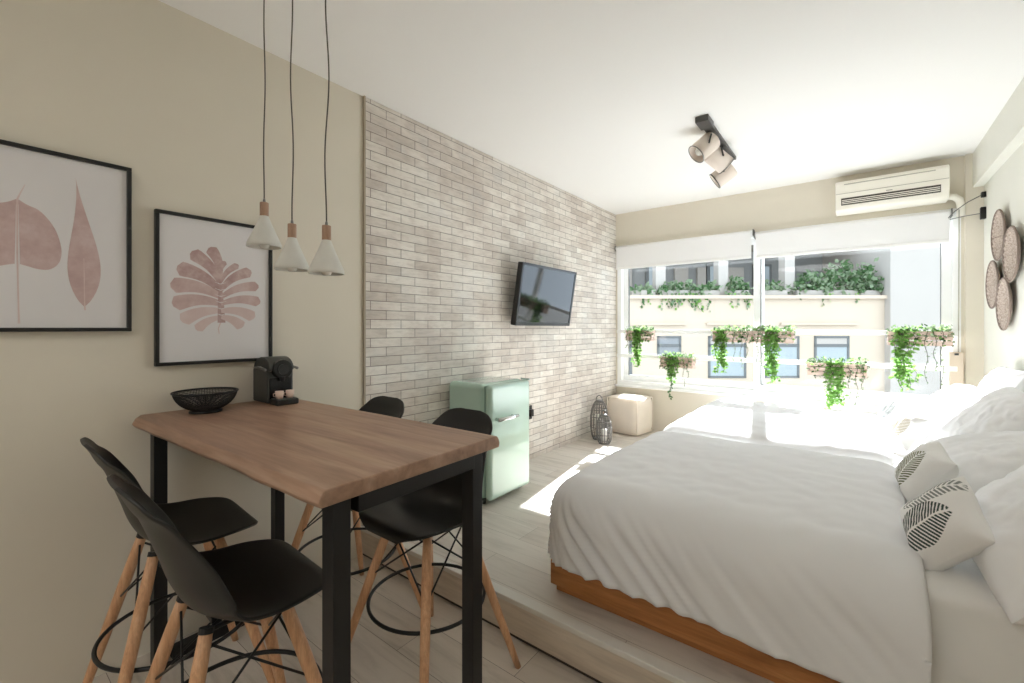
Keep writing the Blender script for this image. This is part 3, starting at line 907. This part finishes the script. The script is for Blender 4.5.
# ------------------------------------------------------------------ table
r = empty('bar_table', (.70, .785, 0), math.radians(1.2))
X0, X1 = -.685, .674
def edge_wave(x, k): return .006*noise.noise(Vector((x*3.1, k, 0)))+.003*noise.noise(Vector((x*9, k, 2)))
nx = 60
b = MB()
sec = []
for i in range(nx+1):
    x = X0+(X1-X0)*i/nx
    e0, e1 = edge_wave(x, 1), edge_wave(x, 7)
    cr = .02*(1-sm(0, .05, x-X0))
    yl, yr = -.311-.008*(X1-x)+e0+cr, .300+e1-cr*.3
    sec.append([(x, yl+.012, .978), (x, yl+.004, .972), (x, yl-.006, .952), (x, yl+.002, .94), (x, yr, .94), (x, yr+.004, .955), (x, yr-.003, .972), (x, yr-.010, .978)]
               )
m_ = 8
vs = [p for s in sec for p in s]
fs = []
for i in range(nx):
    for k in range(m_):
        fs.append((i*m_+k, i*m_+(k+1) % m_, (i+1)*m_+(k+1) % m_, (i+1)*m_+k))
fs.append(tuple(range(m_))[::-1]); fs.append(tuple(nx*m_+k for k in range(m_)))
b.add(vs, [f[::-1] for f in fs])
b.build('tabletop', TABLEW, r, bevel=.003)
for xs in (-.622, .62):
    for ys in (-.276, .182):
        MB().box(xs, xs+.046, ys, ys+.044, .0, .94).build('leg', BLACKM, r, bevel=.002)
    MB().box(xs, xs+.05, -.215, .185, .90, .94).build('top_rail', BLACKM, r, bevel=.002)
    MB().box(xs, xs+.05, -.215, .185, .0, .04).build('foot_rail', BLACKM, r, bevel=.002)
for ys in (-.25, .19):
    MB().box(-.56, .62, ys, ys+.03, .915, .94).build('side_rail', BLACKM, r)
tag(r, 'bar table with live edge brown wood top on black steel legs', 'table')

# ------------------------------------------------------------------ bar stools
def make_stool():
    r = empty('bar_stool', (0, 0, 0))
    prof = [(.206, -.030, .080, 0), (.203, -.010, .128, 0), (.176, .004, .184, .003), (.10, .004, .220, .012), (.02, -.006, .230, .026), (-.05, -.004, .230, .042),
            (-.102, .020, .225, .060), (-.130, .066, .217, .068), (-.150, .13, .203, .062), (-.170, .19, .187, .048), (-.192, .25, .172, .032), (-.212, .285, .160, .020), (-.225, .315, .138, .012), (-.236, .335, .105, .006), (-.243, .345, .055, .002)]
    zs = .632
    def sample(t):
        f = t*(len(prof)-1); i = min(int(f), len(prof)-2); u = f-i
        p0 = prof[max(0, i-1)]; p1 = prof[i]; p2 = prof[i+1]; p3 = prof[min(len(prof)-1, i+2)]
        return [.5*((2*p1[k])+(-p0[k]+p2[k])*u+(2*p0[k]-5*p1[k]+4*p2[k]-p3[k])*u*u+(-p0[k]+3*p1[k]-3*p2[k]+p3[k])*u**3) for k in range(4)]
    b = MB()
    def f(u, v):
        a = sample(u); a2 = sample(min(1, u+.01)); a1 = sample(max(0, u-.01))
        ty, tz = a2[0]-a1[0], a2[1]-a1[1]; l = math.hypot(ty, tz)
        ny, nz = -tz/l, ty/l
        if nz < 0 and u < .4: ny, nz = -ny, -nz
        # inner normal: up on the seat, forward on the back
        ny, nz = tz/l, -ty/l
        q = v*2-1
        lift = a[3]*abs(q)**2.4
        # front and top corners rounded
        return (a[2]*q, a[0]+ny*lift, zs+a[1]+nz*lift)
    b.grid(f, 60, 26)
    b.build('seat_shell', BLACKP, r, smooth=True, solid=.009, off=0, sub=1)
    m = MB(); m.box(-.075, .075, -.07, .085, zs-.030, zs-.014)
    for q_ in (-1, 1): m.tube([(q_*.09, -.075, zs-.028), (q_*.04, 0, zs-.02), (q_*.09, .088, zs-.028)], .006, 6); m.tube([(q_*.09, -.075, zs-.03), (q_*.09, .088, zs-.03)], .006, 6)
    m.build('seat_bracket', BLACKM, r, bevel=.003)
    top = {}; bot = {}
    for sx in (-1, 1):
        for sy in (-1, 1):
            T = Vector((sx*.098, sy*.086, zs-.022)); Bt = Vector((sx*.252, sy*.242, 0))
            top[sx, sy] = T; bot[sx, sy] = Bt
            lg = MB(); pts = [T.lerp(Bt, k/8) for k in range(9)]
            lg.tube(pts, [.0145, .0165, .0172, .017, .0165, .0155, .0145, .013, .0115], 14)
            lo = lg.build('leg', BEECH, r, smooth=True)
            c = MB(); c.tube([T.lerp(Bt, -.008), T.lerp(Bt, .012)], .0165, 12); c.build('top_cap', BLACKM, lo, smooth=False)
    at = lambda k, t: top[k].lerp(bot[k], t)
    ks = [(-1,-1), (1,-1), (1,1), (-1,1)]
    for i in range(4):
        a, c = ks[i], ks[(i+1) % 4]
        w = MB(); w.tube([at(a, .04), at(c, .36)], .0034, 6); w.tube([at(c, .04), at(a, .36)], .0034, 6)
        w.build('cross_brace', BLACKM, r, smooth=True)
    zr = .305; t = (zs-.04-zr)/(zs-.04); rr = at((1,1), t).xy.length - .020
    MB().tube([(rr*math.cos(2*PI*k/56), rr*math.sin(2*PI*k/56), zr) for k in range(56)], .0065, 8, closed=True).build('foot_ring', BLACKM, r, smooth=True)
    return r
st = make_stool()
spots = [(.428, .50, math.radians(-4), 'black shell bar stool on the camera side of the table, closer to the wall'),
         (.968, .472, math.radians(-3), 'black shell bar stool in the foreground, at the near long side of the table'),
         (.982, 1.135, PI, 'black shell bar stool across the table, beside the mint fridge'),
         (.432, 1.135, PI, 'black shell bar stool across the table by the brick edge, half hidden by tabletop')]
for i, (x, y, rz, lab) in enumerate(spots):
    o = st if i == 0 else copy_tree(st)
    o.location = (x, y, 0); o.rotation_euler = (0, 0, rz)
    tag(o, lab, 'stool', 'black shell bar stools around the table')

# ------------------------------------------------------------------ things on the table
ZT = .9785
r = empty('wire_bowl', (.15, .664, ZT))
b = MB(); b.lathe([(.05, .012), (.066, .017), (.081, .026), (.094, .037), (.104, .049), (.111, .061), (.116, .073), (.119, .085)], 60)
o = b.build('mesh_wall', BLACKM, r)
md = o.modifiers.new('sub', 'SUBSURF'); md.subdivision_type = 'SIMPLE'; md.levels = md.render_levels = 1
md = o.modifiers.new('wire', 'WIREFRAME'); md.thickness = .0028; md.use_replace = True
MB().tube([(.12*math.cos(2*PI*k/48), .12*math.sin(2*PI*k/48), .086) for k in range(48)], .0045, 8, closed=True).build('rim', BLACKM, r, smooth=True)
MB().lathe([(.001, .0), (.062, .0), (.062, .006), (.048, .016), (.001, .017)], 32).build('base', BLACKM, r, smooth=True)
r.scale = (.94, .94, .97)
tag(r, 'round black wire mesh bowl on the wooden table', 'bowl')

r = empty('coffee_machine', (.03, .95, ZT))
b = MB(); b.box(0, .155, -.058, .058, .004, .16); b.box(.03, .19, -.05, .05, .004, .02)
b.build('body', DGREY, r, bevel=.012, seg=3)
def prism(pts, y0, y1):
    q = MB(); n = len(pts)
    q.add([(x, y0, z) for x, z in pts]+[(x, y1, z) for x, z in pts], [tuple(range(n)), tuple(range(n, 2*n))[::-1]]+[(i, n+i, n+(i+1) % n, (i+1) % n) for i in range(n)])
    return q
pts = [(.0, .15), (.16, .15)]
pts += [(.085+.085*math.cos(a), .155+.058*math.sin(a)) for a in [PI*k/14 for k in range(15)]]
prism(pts, -.055, .055).build('hood', DGREY, r, bevel=.006)
MB().tube([(.150, 0, .158), (.182, 0, .158)], .043, 24).build('head_ring', BLACKG, r, bevel=.004)
b = MB(); b.tube([(.182, 0, .158), (.188, 0, .158)], .024, 20); b.tube([(.172, 0, .125), (.172, 0, .103)], [.014, .009], 14)
b.build('spout', BLACKP, r)
b = MB(); b.tube([(.02, -.058, .160), (.10, -.066, .166), (.14, -.07, .162), (.165, -.072, .158)], [.005, .006, .006, .007], 8); b.tube([(.02, .058, .160), (.10, .066, .166), (.14, .07, .162), (.165, .072, .158)], [.005, .006, .006, .007], 8)
b.tube([(.02, -.058, .16), (.012, 0, .19), (.02, .058, .16)], .005, 8)
b.build('lever', STEEL, r, smooth=True)
b = MB(); b.box(.15, .157, -.05, .05, .02, .118); b.build('front_panel', BLACKG, r, bevel=.003)
b = MB(); b.box(.152, .228, -.05, .05, .0, .026); b.build('drip_tray', BLACKP, r, bevel=.006)
b = MB()
for k in range(9): b.box(.16+k*.007, .163+k*.007, -.044, .044, .026, .028)
b.build('tray_grid', STEEL, r)
MB().box(.0, .0+.05, -.048, .048, .02, .16).xform(Matrix.Translation((-.012, 0, 0))).build('water_tank', DGREY, r, bevel=.008)
tag(r, 'small black capsule coffee machine at the wall end of the table', 'coffee machine')
PINKC = plain('pale_pink_glaze', (222,196,182), .35)
def cup(x, y, label):
    r = empty('espresso_cup', (x, y, ZT+.0282))
    MB().lathe([(.001, .0), (.013, .0), (.0165, .012), (.018, .034), (.0165, .034), (.015, .012), (.001, .004)], 24).build('cup_body', PINKC, r, smooth=True)
    MB().tube([(.0, -.017, .027), (.0, -.026, .024), (.0, -.026, .013), (.0, -.015, .010)], .002, 6).build('handle', PINKC, r, smooth=True)
    tag(r, label, 'cup', 'small pale pink cups on the coffee machine')
cup(.228, .925, 'small pale pink cup on the drip tray, closer to the wire bowl')
cup(.228, .972, 'small pale pink cup on the drip tray, farther from the wire bowl')

# ------------------------------------------------------------------ pendant lamps
def pendant(x, y, zb, wob, label):
    r = empty('pendant_lamp', (x, y, ZC))
    z = zb-ZC
    R_, H = .061, .122
    prof = [(R_-.003, 0), (R_, .0), (R_*.98, .014), (R_*.72, .050), (R_*.44, .090), (R_*.28, .116), (R_*.24, H), (.001, H), (.001, H-.004), (R_*.2, H-.006), (R_*.40, .088), (R_*.69, .048), (R_*.95, .012), (R_-.003, 0)]
    MB().lathe([(a, c+z) for a, c in prof], 40).build('shade', CONCRETE, r, smooth=True)
    MB().tube([(0, 0, z+H-.002), (0, 0, z+H+.052)], .0155, 20).build('wood_neck', NECKW, r, bevel=.002)
    MB().lathe([(.005, H+.052), (.005, H+.060), (.003, H+.068), (.0005, H+.070)], 12).xform(Matrix.Translation((0, 0, z))).build('cord_grip', STEEL, r, smooth=True)
    pts = [Vector((0, 0, z+H+.05))]
    n = 22; top = -.02
    for k in range(1, n+1):
        t = k/n; zz = z+H+.05+(top-z-H-.05)*t
        a = wob*math.sin(t*9+x*20)*math.sin(PI*t)
        pts.append(Vector((a*.8, a*.5, zz)))
    MB().tube(pts, .0026, 8).build('cord', CORD, r, smooth=True)
    MB().lathe([(.001, -.024), (.03, -.024), (.036, -.018), (.036, 0), (.001, 0)], 28).build('ceiling_cup', CONCRETE, r, smooth=False)
    MB().lathe([(.001, z-.006), (.014, z-.004), (.02, z+.01), (.02, z+.022), (.013, z+.04), (.011, z+.06), (.001, z+.06)], 20).build('bulb', BULB, r, smooth=True)
    tag(r, label, 'lamp', 'white cone pendants over the table')
pendant(.455, .765, 1.640, .004, 'white cone pendant with wooden neck hanging highest, over the framed print')
pendant(.590, .808, 1.545, .007, 'white cone pendant with wooden neck, the middle of the three')
pendant(.770, .845, 1.520, .010, 'white cone pendant with wooden neck closest to the brick wall, largest of three')

# ------------------------------------------------------------------ street side: the building opposite
A = math.radians(37.92)
CAM = Vector((2.276, 0, 1.325))
Rv = Vector((math.cos(A), math.sin(A), 0)); Fv = Vector((-math.sin(A), math.cos(A), 0))
D = 16.0; S = D/441.6
bld = empty('apartment_building', CAM + Fv*D + Vector((0, 0, -CAM.z)), A)   # local x along the facade, y away from us
bx = lambda px: (px-512)*S
bz = lambda py: 1.325+(328-py)*S
ZF = bz(296)
w = MB(); w.box(-8, bx(889), 0, 9, -7, ZF)
w.build('facade_wall', FACADE, bld)
MB().box(-8, bx(887), -.12, .1, ZF-.10, ZF+.02).build('parapet_cap', FACADE, bld)
for (a, c) in ((600, 686), (706, 743), (780, 857)):
    MB().box(bx(a), bx(c), -.10, 0, bz(325), bz(322.6)).build('ledge', FACADE, bld)
def fwin(a, c, t, bt, shutter=False):
    f = MB(); x0, x1, z0_, z1_ = bx(a), bx(c), bz(bt), bz(t); q = .08
    f.box(x0, x0+q, -.03, .04, z0_, z1_); f.box(x1-q, x1, -.03, .04, z0_, z1_); f.box(x0, x1, -.03, .04, z0_, z0_+q)
    f.box(x0, x1, -.03, .04, bz(t+11), bz(t+8)); f.box(x0, x1, -.03, .04, z1_-q, z1_)
    fo = f.build('window', FACFR, bld)
    MB().box(x0+q, x1-q, -.012, -.004, z0_+q, bz(t+10)).build('pane', SHUT if shutter else FACGL, fo)
    MB().box(x0+q, x1-q, -.012, -.004, bz(t+9), z1_-q).build('shutter_box', SHUT if shutter else FACW, fo)
fwin(657, 681, 336, 357, True); fwin(708, 746, 336, 378); fwin(764, 799, 336, 378); fwin(814, 849, 336, 376); fwin(610, 632, 336, 378)
# set-back top storey with a deep shaded loggia
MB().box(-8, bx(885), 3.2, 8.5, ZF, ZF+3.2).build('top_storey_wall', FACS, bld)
MB().box(-8, bx(885), 1.2, 9, ZF+2.15, ZF+2.4).build('canopy', FACW, bld)
for px in (664, 728, 796):
    MB().box(bx(px)-.18, bx(px)+.18, .35, .75, ZF-.05, ZF+2.15).build('post', FACW, bld)
for (a, c) in ((640, 655), (706, 722), (733, 743), (768, 788)):
    MB().box(bx(a), bx(c), 3.05, 3.2, ZF, ZF+1.45).build('bright_opening', FACW, bld)  # brightness of openings put into solid white slabs, wall behind is closed
for (a, c) in ((672, 690), (745, 760), (800, 822)):
    f = MB(); f.box(bx(a), bx(c), 3.1, 3.2, ZF+.2, ZF+1.6); fo = f.build('terrace_window', FACFR, bld)
    MB().box(bx(a)+.12, bx(c)-.12, 3.07, 3.1, ZF+.3, ZF+1.5).build('pane', FACGL, fo)
tag(bld, 'cream apartment building across the street with a planted roof terrace', 'building')
wb = empty('white_building', CAM + Fv*(D-.25) + Vector((0, 0, -CAM.z)), A)
k = (D-.25)/441.6
MB().box((890.5-512)*k, (1010-512)*k, 0, 6, -7, 6.5).build('wall', FACW, wb)
MB().box((890.5-512)*k, (1012-512)*k, -.1, 6, 6.5, 6.7).build('parapet', FACW, wb)
tag(wb, 'plain white building wall beside the cream apartment building', 'building')
structure(MB().box(-40, 40, YW+.3, 60, -7.2, -7).build('ground_street', ASPH))

def shrub(px, py_top, wpx, hang, label, dens=220, depth=.3):
    x = bx(px); hgt = max(.15, bz(py_top)-ZF); hw_ = wpx/2*S
    r = empty('terrace_shrub', bld.matrix_basis @ Vector((x, depth, ZF)), A)
    t = MB()
    t.box(-hw_*.9, hw_*.9, -.18, .18, 0, .22)
    t.build('trough', FACW, r, bevel=.01)
    f = MB()
    for i in range(dens):
        a = rnd(-1, 1); hz = (1-abs(a)**2.5)
        z = .18+rnd(0, 1)**.8*hgt*hz*rnd(.7, 1.1)
        leaf(f, (a*hw_, rnd(-.28, .28), z), rvec(), rvec(), rnd(.12, .26), random.choice((0, 0, 2, 2)))
    for i in range(hang):
        a = rnd(-1, 1)*hw_; ln = rnd(.15, .75)
        for k_ in range(int(ln/.09)):
            leaf(f, (a+rnd(-.03,.03), -.3-rnd(0,.05), .12-k_*.09), Vector((rnd(-1,1), -.4, -1)), rvec(), rnd(.1, .17), random.choice((0, 1, 2)))
    f.build('foliage', [LEAFD, LEAFM, LEAFS], r)
    tag(r, label, 'shrub', 'shrubs in troughs on the terrace opposite')
shrub(645, 290, 26, 2, 'low green shrub at the left end of the terrace opposite', 90)
shrub(682, 286, 44, 24, 'spreading shrub trailing over the parapet, between the first two terrace posts', 260)
shrub(713, 287, 18, 3, 'small shrub just left of the second terrace post', 90)
shrub(741, 282, 22, 16, 'trailing shrub right of the second terrace post, behind the middle window post', 180)
shrub(778, 284, 26, 0, 'sparse low shrub left of the third terrace post', 90)
shrub(815, 275, 34, 4, 'medium leafy shrub right of the third terrace post', 300)
shrub(846, 264, 40, 3, 'tall dense shrub near the right end of the terrace', 420)
shrub(872, 268, 26, 0, 'tall dense shrub at the right end of the terrace, beside the white building', 300)

# ------------------------------------------------------------------ light
w = bpy.data.worlds.new('sky'); SC.world = w; w.use_nodes = True
bg = w.node_tree.nodes['Background']
bg.inputs[0].default_value = (.74, .87, 1.0, 1); bg.inputs[1].default_value = 2.05
sl = bpy.data.lights.new('sun', 'SUN'); sl.energy = 18.5; sl.angle = math.radians(.6); sl.color = (.93, .97, 1)
so = bpy.data.objects.new('sun', sl); COL.objects.link(so)
so.rotation_euler = Vector((.153, -1, -.721)).to_track_quat('-Z', 'Y').to_euler()
so.location = (1, 9, 9)
# added fill light under the ceiling behind the camera, no fixture seen
al = bpy.data.lights.new('rear_fill', 'AREA'); al.shape = 'DISK'; al.size = 1.2; al.energy = 15; al.color = (1, 1, 1)
ao = bpy.data.objects.new('rear_fill', al); COL.objects.link(ao); ao.location = (1.5, -1.6, ZC-.06)

# ------------------------------------------------------------------ camera
cd = bpy.data.cameras.new('camera'); cd.sensor_width = 36; cd.lens = 441.6/1024*36; cd.shift_y = -13.5/1024
cd.clip_start = .05; cd.clip_end = 200
co = bpy.data.objects.new('camera', cd); COL.objects.link(co)
co.location = CAM; co.rotation_euler = (PI/2, 0, A)
SC.camera = co
vs_ = SC.view_settings
SC.display_settings.display_device = 'sRGB'
vs_.view_transform = 'Standard'; vs_.look = 'None'; vs_.gamma = 1; vs_.exposure = .8; vs_.use_curve_mapping = False
cy = SC.cycles
cy.use_denoising = True
cy.max_bounces = 14; cy.diffuse_bounces = 8; cy.transparent_max_bounces = 16
cy.sample_clamp_indirect = 12
